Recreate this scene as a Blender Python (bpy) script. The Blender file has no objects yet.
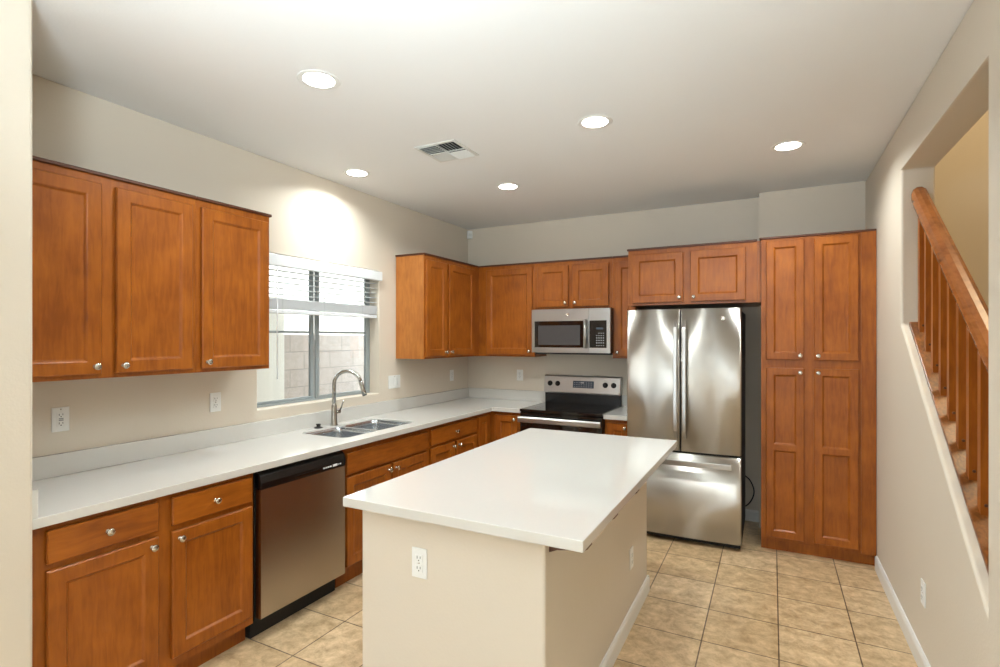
import bpy, bmesh, math, random
from mathutils import Vector, Matrix
random.seed(4)
R = math.radians
SC = bpy.context.scene
COL = SC.collection

# ------------------------------------------------------------------ camera
cam = bpy.data.cameras.new('camera')
cam.sensor_width = 36.0
cam.lens = 525.9 * 36.0 / 1000.0
cam.shift_y = (338.68 - 333.5) / 1000.0
cam.clip_start = 0.02
cam_o = bpy.data.objects.new('camera', cam)
COL.objects.link(cam_o)
cam_o.location = (2.96, -4.9635, 1.5514)
cam_o.rotation_euler = (R(90), 0, R(27.355))
SC.camera = cam_o

# ------------------------------------------------------------------ world, sun, lights, exposure
SC.view_settings.view_transform = 'Standard'
SC.view_settings.look = 'None'
SC.view_settings.exposure = -0.05
SC.view_settings.gamma = 1.0
SC.view_settings.use_curve_mapping = False
w = bpy.data.worlds.new('sky'); SC.world = w; w.use_nodes = True
bg = w.node_tree.nodes['Background']
bg.inputs['Color'].default_value = (0.78, 0.89, 1.0, 1)
bg.inputs['Strength'].default_value = 7.5

def light(name, kind, loc, rot, energy, col=(1, 1, 1), sx=1.0, sy=None, shape=None, spread=None):
    l = bpy.data.lights.new(name, kind)
    l.energy = energy; l.color = col
    if kind == 'AREA':
        l.shape = shape or ('RECTANGLE' if sy else 'SQUARE')
        l.size = sx
        if sy: l.size_y = sy
        if spread: l.spread = spread
    o = bpy.data.objects.new(name, l); COL.objects.link(o)
    o.location = loc; o.rotation_euler = rot
    return o
sun = light('sun', 'SUN', (0, 0, 8), (R(38), 0, R(70)), 6.5, (1, 0.95, 0.86))
sun.data.angle = R(1)
# unseen rear windows added for light, narrow to streak the fridge doors
ADDED_WIN = [(-1.05, -0.45), (0.30, 0.80), (2.95, 3.28)]
for wx0, wx1 in ADDED_WIN:
    light('added_window_light', 'AREA', ((wx0 + wx1) / 2, -8.96, 1.25), (R(90), 0, 0), 18 * (wx1 - wx0) / .5, (0.72, 0.885, 1.0), wx1 - wx0, 2.1)
# added lamp aimed at the ceiling, a bounce flash stand-in that lifts the back
light('flash_stand_in', 'AREA', (2.6, -5.3, 2.0), (R(138), 0, R(24)), 70, (0.75, 0.90, 1.0), .5, spread=R(115))
light('added_door_light', 'AREA', (-2.30, -6.3, 1.25), (0, R(-90), 0), 35, (0.72, 0.885, 1.0), 2.0, 1.9)  # lamp at an unseen side door, added to brighten the room
light('stair_lamp', 'AREA', (4.6, -1.6, 4.7), (0, 0, 0), 45, (1.0, 0.80, 0.50), 0.8)
CAN_W = 12.5

# ------------------------------------------------------------------ materials
def mat(name):
    m = bpy.data.materials.new(name); m.use_nodes = True
    nt = m.node_tree
    return m, nt, nt.nodes['Principled BSDF']
def lin(c):
    return tuple(((x / 255) / 12.92 if x / 255 <= 0.04045 else ((x / 255 + 0.055) / 1.055) ** 2.4) for x in c) + (1,)
def N(nt, t, **k):
    n = nt.nodes.new(t)
    for a, v in k.items(): setattr(n, a, v)
    return n
def coords(nt, scale=(1, 1, 1), loc=(0, 0, 0)):
    tc = N(nt, 'ShaderNodeTexCoord'); mp = N(nt, 'ShaderNodeMapping')
    mp.inputs['Scale'].default_value = scale; mp.inputs['Location'].default_value = loc
    nt.links.new(tc.outputs['Object'], mp.inputs['Vector'])
    return mp.outputs['Vector']
def plain(name, rgb, rough=0.5, metal=0.0, noise=0.03, scale=30, bump=0.0, coat=0.0, spec=None):
    m, nt, b = mat(name)
    v = coords(nt)
    n = N(nt, 'ShaderNodeTexNoise'); n.inputs['Scale'].default_value = scale; n.inputs['Detail'].default_value = 3
    nt.links.new(v, n.inputs['Vector'])
    mx = N(nt, 'ShaderNodeMix', data_type='RGBA')
    c = lin(rgb)
    mx.inputs['A'].default_value = tuple(x * (1 - noise) for x in c[:3]) + (1,)
    mx.inputs['B'].default_value = tuple(min(1, x * (1 + noise)) for x in c[:3]) + (1,)
    nt.links.new(n.outputs['Fac'], mx.inputs['Factor'])
    nt.links.new(mx.outputs['Result'], b.inputs['Base Color'])
    b.inputs['Roughness'].default_value = rough; b.inputs['Metallic'].default_value = metal
    if coat: b.inputs['Coat Weight'].default_value = coat; b.inputs['Coat Roughness'].default_value = 0.08
    if spec is not None: b.inputs['Specular IOR Level'].default_value = spec
    if bump:
        bp = N(nt, 'ShaderNodeBump'); bp.inputs['Strength'].default_value = bump; bp.inputs['Distance'].default_value = 0.003
        nt.links.new(n.outputs['Fac'], bp.inputs['Height']); nt.links.new(bp.outputs['Normal'], b.inputs['Normal'])
    return m
def wood(name, dark, light_, stretch=(9, 9, 1.2), rough=0.33):
    m, nt, b = mat(name)
    oi = N(nt, 'ShaderNodeObjectInfo')
    tc = N(nt, 'ShaderNodeTexCoord')
    ad = N(nt, 'ShaderNodeVectorMath', operation='ADD')
    sc = N(nt, 'ShaderNodeVectorMath', operation='SCALE'); sc.inputs[0].default_value = (7.3, 3.1, 5.7)
    nt.links.new(oi.outputs['Random'], sc.inputs['Scale'])
    nt.links.new(tc.outputs['Object'], ad.inputs[0]); nt.links.new(sc.outputs[0], ad.inputs[1])
    mp = N(nt, 'ShaderNodeMapping'); mp.inputs['Scale'].default_value = stretch
    nt.links.new(ad.outputs[0], mp.inputs['Vector'])
    n1 = N(nt, 'ShaderNodeTexNoise'); n1.inputs['Scale'].default_value = 6; n1.inputs['Detail'].default_value = 6; n1.inputs['Distortion'].default_value = 0.6
    nt.links.new(mp.outputs[0], n1.inputs['Vector'])
    n2 = N(nt, 'ShaderNodeTexNoise'); n2.inputs['Scale'].default_value = 6; n2.inputs['Detail'].default_value = 3
    nt.links.new(ad.outputs[0], n2.inputs['Vector'])
    mm = N(nt, 'ShaderNodeMix', data_type='FLOAT'); mm.inputs['Factor'].default_value = 0.5
    nt.links.new(n1.outputs['Fac'], mm.inputs['A']); nt.links.new(n2.outputs['Fac'], mm.inputs['B'])
    r = N(nt, 'ShaderNodeValToRGB')
    r.color_ramp.elements[0].position = 0.34; r.color_ramp.elements[0].color = lin(dark)
    r.color_ramp.elements[1].position = 0.66; r.color_ramp.elements[1].color = lin(light_)
    nt.links.new(mm.outputs['Result'], r.inputs['Fac'])
    nt.links.new(r.outputs['Color'], b.inputs['Base Color'])
    b.inputs['Roughness'].default_value = rough
    b.inputs['Specular IOR Level'].default_value = 0.35
    bp = N(nt, 'ShaderNodeBump'); bp.inputs['Strength'].default_value = 0.06; bp.inputs['Distance'].default_value = 0.002
    nt.links.new(n1.outputs['Fac'], bp.inputs['Height']); nt.links.new(bp.outputs['Normal'], b.inputs['Normal'])
    return m
def brushed(name, rgb, rough=0.28, aniso=0.75, stretch=(2, 2, 260), var=1.0):
    m, nt, b = mat(name)
    v = coords(nt, stretch)
    n = N(nt, 'ShaderNodeTexNoise'); n.inputs['Scale'].default_value = 4; n.inputs['Detail'].default_value = 2
    nt.links.new(v, n.inputs['Vector'])
    mr = N(nt, 'ShaderNodeMapRange'); mr.inputs['To Min'].default_value = rough - 0.03 * var; mr.inputs['To Max'].default_value = rough + 0.05 * var
    nt.links.new(n.outputs['Fac'], mr.inputs['Value']); nt.links.new(mr.outputs[0], b.inputs['Roughness'])
    b.inputs['Base Color'].default_value = lin(rgb); b.inputs['Metallic'].default_value = 1
    b.inputs['Anisotropic'].default_value = aniso
    tg = N(nt, 'ShaderNodeTangent', direction_type='RADIAL', axis='Z')
    nt.links.new(tg.outputs[0], b.inputs['Tangent']); b.inputs['Anisotropic Rotation'].default_value = 0.25
    return m

M = {}
WALL = (212, 201, 184)
def wallmat(name, rgb, bump=0.25):
    m, nt, b = mat(name)
    v = coords(nt)
    n = N(nt, 'ShaderNodeTexNoise'); n.inputs['Scale'].default_value = 95; n.inputs['Detail'].default_value = 3
    n2 = N(nt, 'ShaderNodeTexNoise'); n2.inputs['Scale'].default_value = 1.3; n2.inputs['Detail'].default_value = 2
    nt.links.new(v, n.inputs['Vector']); nt.links.new(v, n2.inputs['Vector'])
    mx = N(nt, 'ShaderNodeMix', data_type='RGBA'); c = lin(rgb)
    mx.inputs['A'].default_value = tuple(x * 0.975 for x in c[:3]) + (1,)
    mx.inputs['B'].default_value = tuple(min(1, x * 1.025) for x in c[:3]) + (1,)
    nt.links.new(n2.outputs['Fac'], mx.inputs['Factor']); nt.links.new(mx.outputs['Result'], b.inputs['Base Color'])
    b.inputs['Roughness'].default_value = 0.6
    b.inputs['Specular IOR Level'].default_value = 0.35
    bp = N(nt, 'ShaderNodeBump'); bp.inputs['Strength'].default_value = bump; bp.inputs['Distance'].default_value = 0.0025
    nt.links.new(n.outputs['Fac'], bp.inputs['Height']); nt.links.new(bp.outputs['Normal'], b.inputs['Normal'])
    return m
M['wall'] = wallmat('greige_wall_paint', WALL)
M['ceiling'] = wallmat('ceiling_paint', (236, 236, 234), 0.15)
M['white_trim'] = plain('white_trim_paint', (226, 225, 220), 0.35)
M['white_plastic'] = plain('white_plastic', (232, 232, 228), 0.3)
M['slot'] = plain('dark_slot', (40, 38, 36), 0.6)
M['wood'] = wood('cinnamon_maple', (128, 65, 15), (165, 93, 26))
M['wood_h'] = wood('cinnamon_maple_horizontal_grain', (128, 65, 15), (164, 92, 25), (1.2, 9, 9))
M['wood_side'] = wood('maple_side_panel', (158, 94, 40), (190, 122, 58), (6, 6, 1.0))
M['wood_dark'] = plain('dark_stained_edge', (82, 42, 20), 0.5)
M['wood_rail'] = wood('stair_rail_oak', (130, 72, 28), (168, 102, 48), (8, 1.2, 8), 0.25)
M['wood_shoe'] = wood('stair_shoe_oak', (84, 44, 16), (150, 90, 38), (14, 5, 14), 0.3)
M['quartz'] = plain('white_quartz', (208, 205, 198), 0.12, noise=0.015, scale=60, coat=0.3)
M['steel'] = brushed('brushed_stainless', (200, 196, 188), 0.33, 1.0)
M['steel_v'] = brushed('satin_stainless', (184, 182, 178), 0.30, 0.3)
M['nickel'] = plain('brushed_nickel', (205, 200, 190), 0.22, 1.0)
M['chrome_tap'] = plain('satin_tap_steel', (176, 174, 168), 0.22, 1.0)
M['sink'] = plain('sink_steel', (196, 200, 204), 0.24, 1.0)
M['steel_dw'] = brushed('brushed_stainless_dishwasher', (178, 170, 160), 0.27, 0.45, (2, 2, 60), 0.1)
M['black'] = plain('black_enamel', (14, 14, 15), 0.25, noise=0.0)
M['black_matte'] = plain('black_matte', (20, 19, 19), 0.6)
M['grey_black'] = plain('fridge_side_black', (34, 33, 32), 0.45)
M['black_glass'] = plain('black_ceramic_glass', (6, 6, 7), 0.05, noise=0.0, coat=0.5)
M['micro_window'] = plain('microwave_mesh_window', (68, 66, 66), 0.25)
M['display'] = plain('dark_display', (60, 72, 84), 0.15)
M['print_grey'] = plain('printed_grey_marks', (150, 152, 155), 0.5)
M['print_white'] = plain('printed_white_marks', (225, 228, 230), 0.5)
M['burner'] = plain('burner_ring_grey', (52, 52, 55), 0.2)
M['alu'] = plain('grey_window_frame', (148, 155, 155), 0.45)
M['slat'] = plain('white_blind_slat', (224, 228, 230), 0.4)
M['vent'] = plain('vent_paint', (214, 214, 208), 0.4)
M['vent_dark'] = plain('vent_shadow_duct', (46, 52, 50), 0.8)
M['stucco'] = plain('cream_stucco', (205, 200, 188), 0.9, noise=0.06, scale=60, bump=0.3)
M['ground'] = plain('outside_gravel', (170, 155, 135), 0.95, noise=0.25, scale=40)
M['carpet'] = plain('stair_carpet', (176, 166, 148), 0.95, noise=0.12, scale=200, bump=0.4)
M['rubber'] = plain('black_rubber', (18, 18, 18), 0.5)
def emis(name, rgb, s):
    m, nt, b = mat(name)
    b.inputs['Base Color'].default_value = (0.9, 0.9, 0.9, 1)
    b.inputs['Emission Color'].default_value = lin(rgb); b.inputs['Emission Strength'].default_value = s
    return m
M['lamp'] = emis('lit_led_lens', (255, 250, 240), 14)
# glass: thin pane that transmits and reflects
m, nt, b = mat('window_glass'); nt.nodes.remove(b)
t = N(nt, 'ShaderNodeBsdfTransparent'); t.inputs[0].default_value = (0.95, 0.97, 0.97, 1)
g = N(nt, 'ShaderNodeBsdfGlossy'); g.inputs['Roughness'].default_value = 0.02
fr = N(nt, 'ShaderNodeFresnel'); fr.inputs['IOR'].default_value = 1.3
mx = N(nt, 'ShaderNodeMixShader')
nt.links.new(fr.outputs[0], mx.inputs[0]); nt.links.new(t.outputs[0], mx.inputs[1]); nt.links.new(g.outputs[0], mx.inputs[2])
nt.links.new(mx.outputs[0], nt.nodes['Material Output'].inputs['Surface']); M['glass'] = m
# floor tiles
def brickmat(name, c1, c2, mortar, bw, rh, ms, off, rough, vec_scale=(1, 1, 1), swz=None, mott=0.42, coat=0.0):
    m, nt, b = mat(name)
    tc = N(nt, 'ShaderNodeTexCoord'); src = tc.outputs['Object']
    if swz:
        sp = N(nt, 'ShaderNodeSeparateXYZ'); cb = N(nt, 'ShaderNodeCombineXYZ')
        nt.links.new(src, sp.inputs[0])
        for i, a in enumerate(swz): nt.links.new(sp.outputs[a], cb.inputs[i])
        src = cb.outputs[0]
    br = N(nt, 'ShaderNodeTexBrick'); br.offset = off; br.squash = 1
    br.inputs['Scale'].default_value = 1; br.inputs['Brick Width'].default_value = bw; br.inputs['Row Height'].default_value = rh
    br.inputs['Mortar Size'].default_value = ms; br.inputs['Mortar Smooth'].default_value = 0.15; br.inputs['Bias'].default_value = 0
    br.inputs['Color1'].default_value = lin(c1); br.inputs['Color2'].default_value = lin(c2); br.inputs['Mortar'].default_value = lin(mortar)
    nt.links.new(src, br.inputs['Vector'])
    n = N(nt, 'ShaderNodeTexNoise'); n.inputs['Scale'].default_value = 13; n.inputs['Detail'].default_value = 8; n.inputs['Roughness'].default_value = 0.72; n.inputs['Distortion'].default_value = 0.3
    nt.links.new(tc.outputs['Object'], n.inputs['Vector'])
    r = N(nt, 'ShaderNodeValToRGB')
    r.color_ramp.elements[0].position = 0.32; r.color_ramp.elements[0].color = (1 - mott, 1 - mott * 1.15, 1 - mott * 1.35, 1)
    r.color_ramp.elements[1].position = 0.66; r.color_ramp.elements[1].color = (1 + mott * 0.4, 1 + mott * 0.42, 1 + mott * 0.5, 1)
    nt.links.new(n.outputs['Fac'], r.inputs['Fac'])
    ml = N(nt, 'ShaderNodeMix', data_type='RGBA', blend_type='MULTIPLY'); ml.inputs['Factor'].default_value = 1
    nt.links.new(br.outputs['Color'], ml.inputs['A']); nt.links.new(r.outputs['Color'], ml.inputs['B'])
    nt.links.new(ml.outputs['Result'], b.inputs['Base Color'])
    b.inputs['Roughness'].default_value = rough
    bp = N(nt, 'ShaderNodeBump', invert=True); bp.inputs['Strength'].default_value = 0.5; bp.inputs['Distance'].default_value = 0.003
    nt.links.new(br.outputs['Fac'], bp.inputs['Height']); nt.links.new(bp.outputs['Normal'], b.inputs['Normal'])
    return m
M['tile'] = brickmat('tan_ceramic_tile', (214, 188, 150), (200, 172, 132), (112, 92, 70), 0.352, 0.352, 0.0035, 0.0, 0.34)
M['cmu'] = brickmat('concrete_block_wall', (170, 158, 146), (162, 150, 139), (145, 136, 126), 0.40, 0.20, 0.006, 0.5, 0.9, swz=(1, 2, 0), mott=0.12)

# ------------------------------------------------------------------ mesh helpers
class MB:
    def __init__(self): self.bm = bmesh.new(); self.smooth = False
    def box(self, x0, y0, z0, x1, y1, z1, bev=0.0, seg=1):
        bm = self.bm
        vs = [bm.verts.new((x, y, z)) for x in (x0, x1) for y in (y0, y1) for z in (z0, z1)]
        fs = [bm.faces.new([vs[i] for i in q]) for q in ((0, 1, 3, 2), (4, 6, 7, 5), (0, 4, 5, 1), (2, 3, 7, 6), (0, 2, 6, 4), (1, 5, 7, 3))]
        if bev:
            es = list({e for f in fs for e in f.edges})
            bmesh.ops.bevel(bm, geom=es, offset=bev, segments=seg, affect='EDGES', profile=0.5)
        return self
    def lathe(self, prof, c=(0, 0, 0), axis='Z', n=24):
        bm = self.bm; rings = []
        for r, h in prof:
            ring = []
            for k in range(n):
                a = 2 * math.pi * k / n
                p = (r * math.cos(a), r * math.sin(a), h)
                if axis == 'Y': p = (p[0], -p[2], p[1])     # h runs toward -y
                if axis == 'X': p = (p[2], p[0], p[1])
                ring.append(bm.verts.new((p[0] + c[0], p[1] + c[1], p[2] + c[2])))
            rings.append(ring)
        for a, b in zip(rings, rings[1:]):
            for k in range(n): 
                f = bm.faces.new((a[k], a[(k + 1) % n], b[(k + 1) % n], b[k])); f.smooth = True
        bm.faces.new(rings[0][::-1]); bm.faces.new(rings[-1])
        return self
    def tube(self, pts, r, n=12, rr=None):
        bm = self.bm; pts = [Vector(p) for p in pts]; rings = []
        prev = None
        for i, p in enumerate(pts):
            d = (pts[min(i + 1, len(pts) - 1)] - pts[max(i - 1, 0)]).normalized()
            if prev is None:
                u = d.orthogonal().normalized()
            else:
                u = (prev - d * prev.dot(d)).normalized()
            prev = u; v = d.cross(u)
            ri = rr[i] if rr else r
            rings.append([bm.verts.new(p + u * ri * math.cos(2 * math.pi * k / n) + v * ri * math.sin(2 * math.pi * k / n)) for k in range(n)])
        for a, b in zip(rings, rings[1:]):
            for k in range(n):
                f = bm.faces.new((a[k], a[(k + 1) % n], b[(k + 1) % n], b[k])); f.smooth = True
        bm.faces.new(rings[0][::-1]); bm.faces.new(rings[-1])
        return self
    def poly(self, pts, vec, holes=()):
        """extrude a planar polygon (3-D points, with holes) along vec"""
        bm = self.bm; edges = []
        for loop in [pts] + list(holes):
            vs = [bm.verts.new(p) for p in loop]
            edges += [bm.edges.new((vs[i], vs[(i + 1) % len(vs)])) for i in range(len(vs))]
        r = bmesh.ops.triangle_fill(bm, use_beauty=True, edges=edges)
        fs = [f for f in r['geom'] if isinstance(f, bmesh.types.BMFace)]
        ex = bmesh.ops.extrude_face_region(bm, geom=fs)
        vs = [v for v in ex['geom'] if isinstance(v, bmesh.types.BMVert)]
        bmesh.ops.translate(bm, verts=vs, vec=vec)
        return self
    def rot(self, ang, axis, cent=(0, 0, 0)):
        bmesh.ops.rotate(self.bm, verts=self.bm.verts, cent=cent, matrix=Matrix.Rotation(ang, 3, axis)); return self
    def build(self, name, m, parent=None, loc=None, bevel=0.0, seg=2):
        bm = self.bm
        bmesh.ops.recalc_face_normals(bm, faces=bm.faces)
        me = bpy.data.meshes.new(name); bm.to_mesh(me); bm.free()
        me.materials.append(m)
        o = bpy.data.objects.new(name, me); COL.objects.link(o)
        if parent: o.parent = parent
        if loc is not None: o.location = loc
        if bevel:
            md = o.modifiers.new('bevel', 'BEVEL'); md.width = bevel; md.segments = seg; md.limit_method = 'ANGLE'; md.angle_limit = R(30)
        return o
def box(name, m, parent, *a, **k):
    loc = k.pop('loc', None)
    return MB().box(*a, **k).build(name, m, parent, loc)
def tag(o, label=None, cat=None, group=None, kind=None):
    if label: o['label'] = label
    if cat: o['category'] = cat
    if group: o['group'] = group
    if kind: o['kind'] = kind
    return o
def thing(name, label, cat, loc=(0, 0, 0), rz=0.0, group=None):
    o = bpy.data.objects.new(name, None); COL.objects.link(o); o.empty_display_size = 0.1
    o.location = loc; o.rotation_euler = (0, 0, rz)
    return tag(o, label, cat, group)
def copy_tree(o, parent=None):
    c = o.copy(); COL.objects.link(c)
    if parent: c.parent = parent
    for ch in list(o.children): copy_tree(ch, c)
    return c
def struct(name, mb, m, **k):
    return tag(mb.build(name, m, **k), kind='structure')
LEFT = R(90)      # local frame of things on the left wall: local x = world +y, local -y = world +x

# ------------------------------------------------------------------ the setting
H = 2.746; XR = 3.5875; YN = -4.08; XS = 0.670; BACK = -9.0; XL = -2.6
FX0, FY0 = 2.9895 - 0.352 * 20, -1.032 - 0.352 * 26
fl = MB().box(XL - FX0, BACK - FY0, -0.12, 3.74 - FX0, 0.14 - FY0, 0.0)
struct('floor', fl, M['tile'], loc=(FX0, FY0, 0))
struct('ceiling', MB().box(XL, BACK, H, 3.74, 0.15, H + 0.15), M['ceiling'])
# back wall, with the furred-out piece the pantry stands against
struct('wall_back', MB().box(-0.15, 0, 0, 3.74, 0.15, H), M['wall'])
struct('wall_pantry_return', MB().box(2.865, -0.157, 0, XR, 0, H), M['wall'])
# left wall with the window opening
wy0, wy1, wz0, wz1 = -2.66, -1.475, 1.088, 2.125
struct('wall_left', MB().poly([(0, YN, 0), (0, 0, 0), (0, 0, H), (0, YN, H)], (-0.15, 0, 0),
       [[(0, wy0, wz0), (0, wy1, wz0), (0, wy1, wz1), (0, wy0, wz1)]]), M['wall'], bevel=0.006)
# stub wall at the near end of the counter
struct('wall_stub', MB().box(-0.15, YN - 0.55, 0, XS, YN, H), M['wall'], bevel=0.014, seg=3)
struct('wall_living_left', MB().poly([(XL, BACK, 0), (XL, YN, 0), (XL, YN, H), (XL, BACK, H)], (-0.15, 0, 0),
       [[(XL, -7.3, 0.02), (XL, -5.3, 0.02), (XL, -5.3, 2.2), (XL, -7.3, 2.2)]]), M['wall'])
struct('wall_living_partition', MB().box(XL, YN - 0.55, 0, -0.15, YN - 0.4, H), M['wall'])
struct('wall_living_rear', MB().poly([(XL, BACK, 0), (3.74, BACK, 0), (3.74, BACK, H), (XL, BACK, H)], (0, -0.15, 0),
       [[(a, BACK, .2), (b_, BACK, .2), (b_, BACK, 2.3), (a, BACK, 2.3)] for a, b_ in ADDED_WIN]), M['wall'])
# right wall with the sloping stair opening
oy0, oy1, oz1 = -1.394, -2.695, 2.475
ozf, ozn = 1.626, 0.645
struct('wall_right', MB().poly([(XR, BACK, 0), (XR, 0, 0), (XR, 0, H), (XR, BACK, H)], (0.15, 0, 0),
       [[(XR, oy0, ozf), (XR, oy0, oz1), (XR, oy1, oz1), (XR, oy1, ozn)]]), M['wall'], bevel=0.012, seg=3)
# stairwell beyond the opening
struct('wall_stair_end', MB().box(3.737, -0.35, 0, 5.8, -0.20, 4.9), M['wall'])
struct('wall_stair_far', MB().box(5.8, -4.4, 0, 5.95, -0.20, 4.9), M['wall'])
struct('wall_stair_near', MB().box(3.737, -4.4, 0, 5.8, -4.25, 4.9), M['wall'])
struct('wall_stair_upper', MB().box(3.5875, -4.4, H + 0.15, 3.737, -0.20, 4.9), M['wall'])
struct('ceiling_stair', MB().box(3.58, -4.4, 4.9, 5.95, -0.2, 5.0), M['ceiling'])
st = MB()
pts = [(3.737, -3.60, 0.0)]
n = 8; z = 0; y = -3.60
for k in range(n):
    z += 0.175; pts.append((3.737, y, z)); y += 0.262; pts.append((3.737, y, z))
pts += [(3.737, -0.35, z), (3.737, -0.35, 0.0)]
st.poly(pts, (2.063, 0, 0))
struct('floor_stair_flight', st, M['carpet'], bevel=0.01)
struct('floor_stair_hall', MB().box(3.737, -4.25, -0.12, 5.8, -0.35, -0.005), M['carpet'])

# baseboards
def baseboard(name, pts, vec):
    return struct(name, MB().poly(pts, vec), M['white_trim'])
def prof_x(x, s, y):       # profile in xz at given y; s=-1 sticks toward -x
    return [(x, y, 0), (x + s * .014, y, 0), (x + s * .014, y, .075), (x + s * .010, y, .088), (x + s * .006, y, .095), (x, y, .095)]
def prof_y(y, s, x):
    return [(x, y, 0), (x, y + s * .014, 0), (x, y + s * .014, .075), (x, y + s * .010, .088), (x, y + s * .006, .095), (x, y, .095)]
baseboard('baseboard_right', prof_x(XR - 0.0005, -1, -8.98), (0, 8.98 - 0.668, 0))
baseboard('baseboard_back', prof_y(-0.0005, -1, 1.94), (0.92, 0, 0))
baseboard('baseboard_stub', prof_x(XS + 0.0005, 1, YN - 0.54), (0, 0.52, 0))

# ------------------------------------------------------------------ kitchen window
win = tag(bpy.data.objects.new('window_1', None), kind='structure'); COL.objects.link(win)
win.location = (-0.15, 0, 0)
fx0, fx1 = 0.0, 0.05     # frame depth, local x (world -0.15 .. -0.10)
wf = MB()
f = 0.012
wf.box(fx0, wy0, wz0, fx1, wy1, wz0 + f).box(fx0, wy0, wz1 - f, fx1, wy1, wz1)
wf.box(fx0, wy0, wz0 + f, fx1, wy0 + f, wz1 - f).box(fx0, wy1 - f, wz0 + f, fx1, wy1, wz1 - f)
wf.build('window_frame', M['alu'], win, bevel=0.002)
mid = -2.070
def sash(ya, yb, x0, x1, bar):
    s = MB(); e = 0.019
    s.box(x0, ya, wz0 + f, x1, yb, wz0 + f + e).box(x0, ya, wz1 - f - e, x1, yb, wz1 - f)
    el, er = (e, .032) if yb == mid else (.032, .034)
    s.box(x0, ya, wz0 + f + e, x1, ya + el, wz1 - f - e).box(x0, yb - er, wz0 + f + e, x1, yb, wz1 - f - e)
    s.box(x0 + .004, ya + el, bar - .008, x1 - .004, yb - er, bar + .008)
    so = s.build('sash', M['alu'], win, bevel=0.0015)
    g = box('glass_pane', M['glass'], so, (x0 + x1) / 2 - .002, ya + el, wz0 + f + e, (x0 + x1) / 2 + .002, yb - er, wz1 - f - e)
    return so
sash(wy0 + f, mid, 0.002, 0.024, 1.60)
s2 = sash(mid, wy1 - f, 0.026, 0.048, 1.60)
MB().box(0.048, mid - .022, 1.54, 0.060, mid - .010, 1.62, bev=.003).build('latch', M['alu'], win)

# blind: raised horizontal slats, valance, stacked slats, wand
bl = thing('window_blind', 'white horizontal slat blind half raised over the sink window', 'blind', (0.0, 0, 0))
MB().box(-0.012, -2.60, 2.040, 0.028, -1.460, 2.116, bev=.004).build('valance', M['slat'], bl)
sl = MB()
for k in range(5):
    zc = 2.018 - k * 0.0405
    sl.box(-0.066, -2.655, zc - .0014, -0.016, -1.481, zc + .0014)
sl.build('slats', M['slat'], bl)
tag(bl.children[-1], kind='stuff')
sk = MB()
for k in range(11):
    zc = 1.824 - k * 0.0065
    sk.box(-0.066, -2.655, zc - .0022, -0.016 + 0.002 * (k % 2), -1.481, zc + .0022)
sk.build('stacked_slats', M['slat'], bl); tag(bl.children[-1], kind='stuff')
MB().box(-0.064, -2.655, 1.725, -0.014, -1.481, 1.751, bev=.003).build('bottom_rail', M['slat'], bl)
for yy in (-2.45, -2.07, -1.66):
    MB().tube([(-0.013, yy, 2.04), (-0.013, yy, 1.73)], 0.0012, 6).build('ladder_cord', M['slat'], bl)
MB().tube([(0.012, -2.517, 2.04), (0.014, -2.517, 1.28)], 0.0045, 8).build('tilt_wand', M['slat'], bl)

# outside the window
struct('ground', MB().box(-9, -9, -0.15, -0.16, 8, -0.03), M['ground'])
cw = MB().box(-2.05, -6, -0.03, -1.85, 7, 1.595)
tag(cw.build('garden_wall', M['cmu']), 'tan concrete block wall outside the window', 'wall')
nh = thing('neighbor_house', 'pale stucco house wall rising behind the block wall outside the window', 'building', (-5.0, 0, -0.03))
box('house_wall', M['stucco'], nh, -1.0, -7, 0, 0, 9, 3.3)
pl = MB().box(-2.07, -1.9, -0.03, -1.80, -0.92, 2.0)
tag(pl.build('stucco_pillar', M['stucco']), 'white stucco pillar outside, seen through the left pane of the window', 'pillar')

# ------------------------------------------------------------------ cabinet pieces
def panel_door(w, h, t=0.020, fields=None, rail=0.055, m='wood', name='door', parent=None, loc=(0, 0, 0), label=None):
    """framed recessed-panel door; front toward -y, back at y=0, local origin at lower left"""
    mb = MB(); bm = mb.bm
    fields = fields or [(0, h)]
    for fi, (z0, z1) in enumerate(fields):
        lo = fi == 0; hi = fi == len(fields) - 1
        rb = rail if lo else rail * 0.42; rt = rail if hi else rail * 0.42
        c = 0.004
        L = [((0, 0, 0, 0), 0), ((0, 0, 0, 0), t - c), ((c, c, c * lo, c * hi), t),
             ((rail, rail, rb, rt), t), ((rail + .004, rail + .004, rb + .004, rt + .004), t - .002),
             ((rail + .011, rail + .011, rb + .011, rt + .011), t - .010), ((rail + .015, rail + .015, rb + .015, rt + .015), t - .011)]
        rings = []
        for (a, b_, lo_, hi_), d in L:
            x0, x1, za, zb = a, w - b_, z0 + lo_, z1 - hi_
            rings.append([bm.verts.new(p) for p in ((x0, -d, za), (x1, -d, za), (x1, -d, zb), (x0, -d, zb))])
        for A, B in zip(rings, rings[1:]):
            for k in range(4): bm.faces.new((A[k], A[(k + 1) % 4], B[(k + 1) % 4], B[k]))
        bm.faces.new(rings[-1]); bm.faces.new(rings[0][::-1])
    o = mb.build(name, M[m], parent, loc)
    return o
def slab(w, h, parent, loc, name='drawer', t=0.020, m='wood_h'):
    return MB().box(0, -t, 0, w, 0, h, bev=0.004).build(name, M[m], parent, loc)
def knob(parent, x, z, y=-0.020):
    prof = [(0.0095, 0), (0.0095, .002), (0.0050, .004), (0.0046, .013), (0.0110, .018), (0.0150, .022), (0.0150, .025), (0.0120, .028), (0.0040, .0295)]
    o = MB().lathe(prof, (0, 0, 0), 'Y', 20).build('knob', M['nickel'], parent, (x, y, z))
    return o
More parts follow.
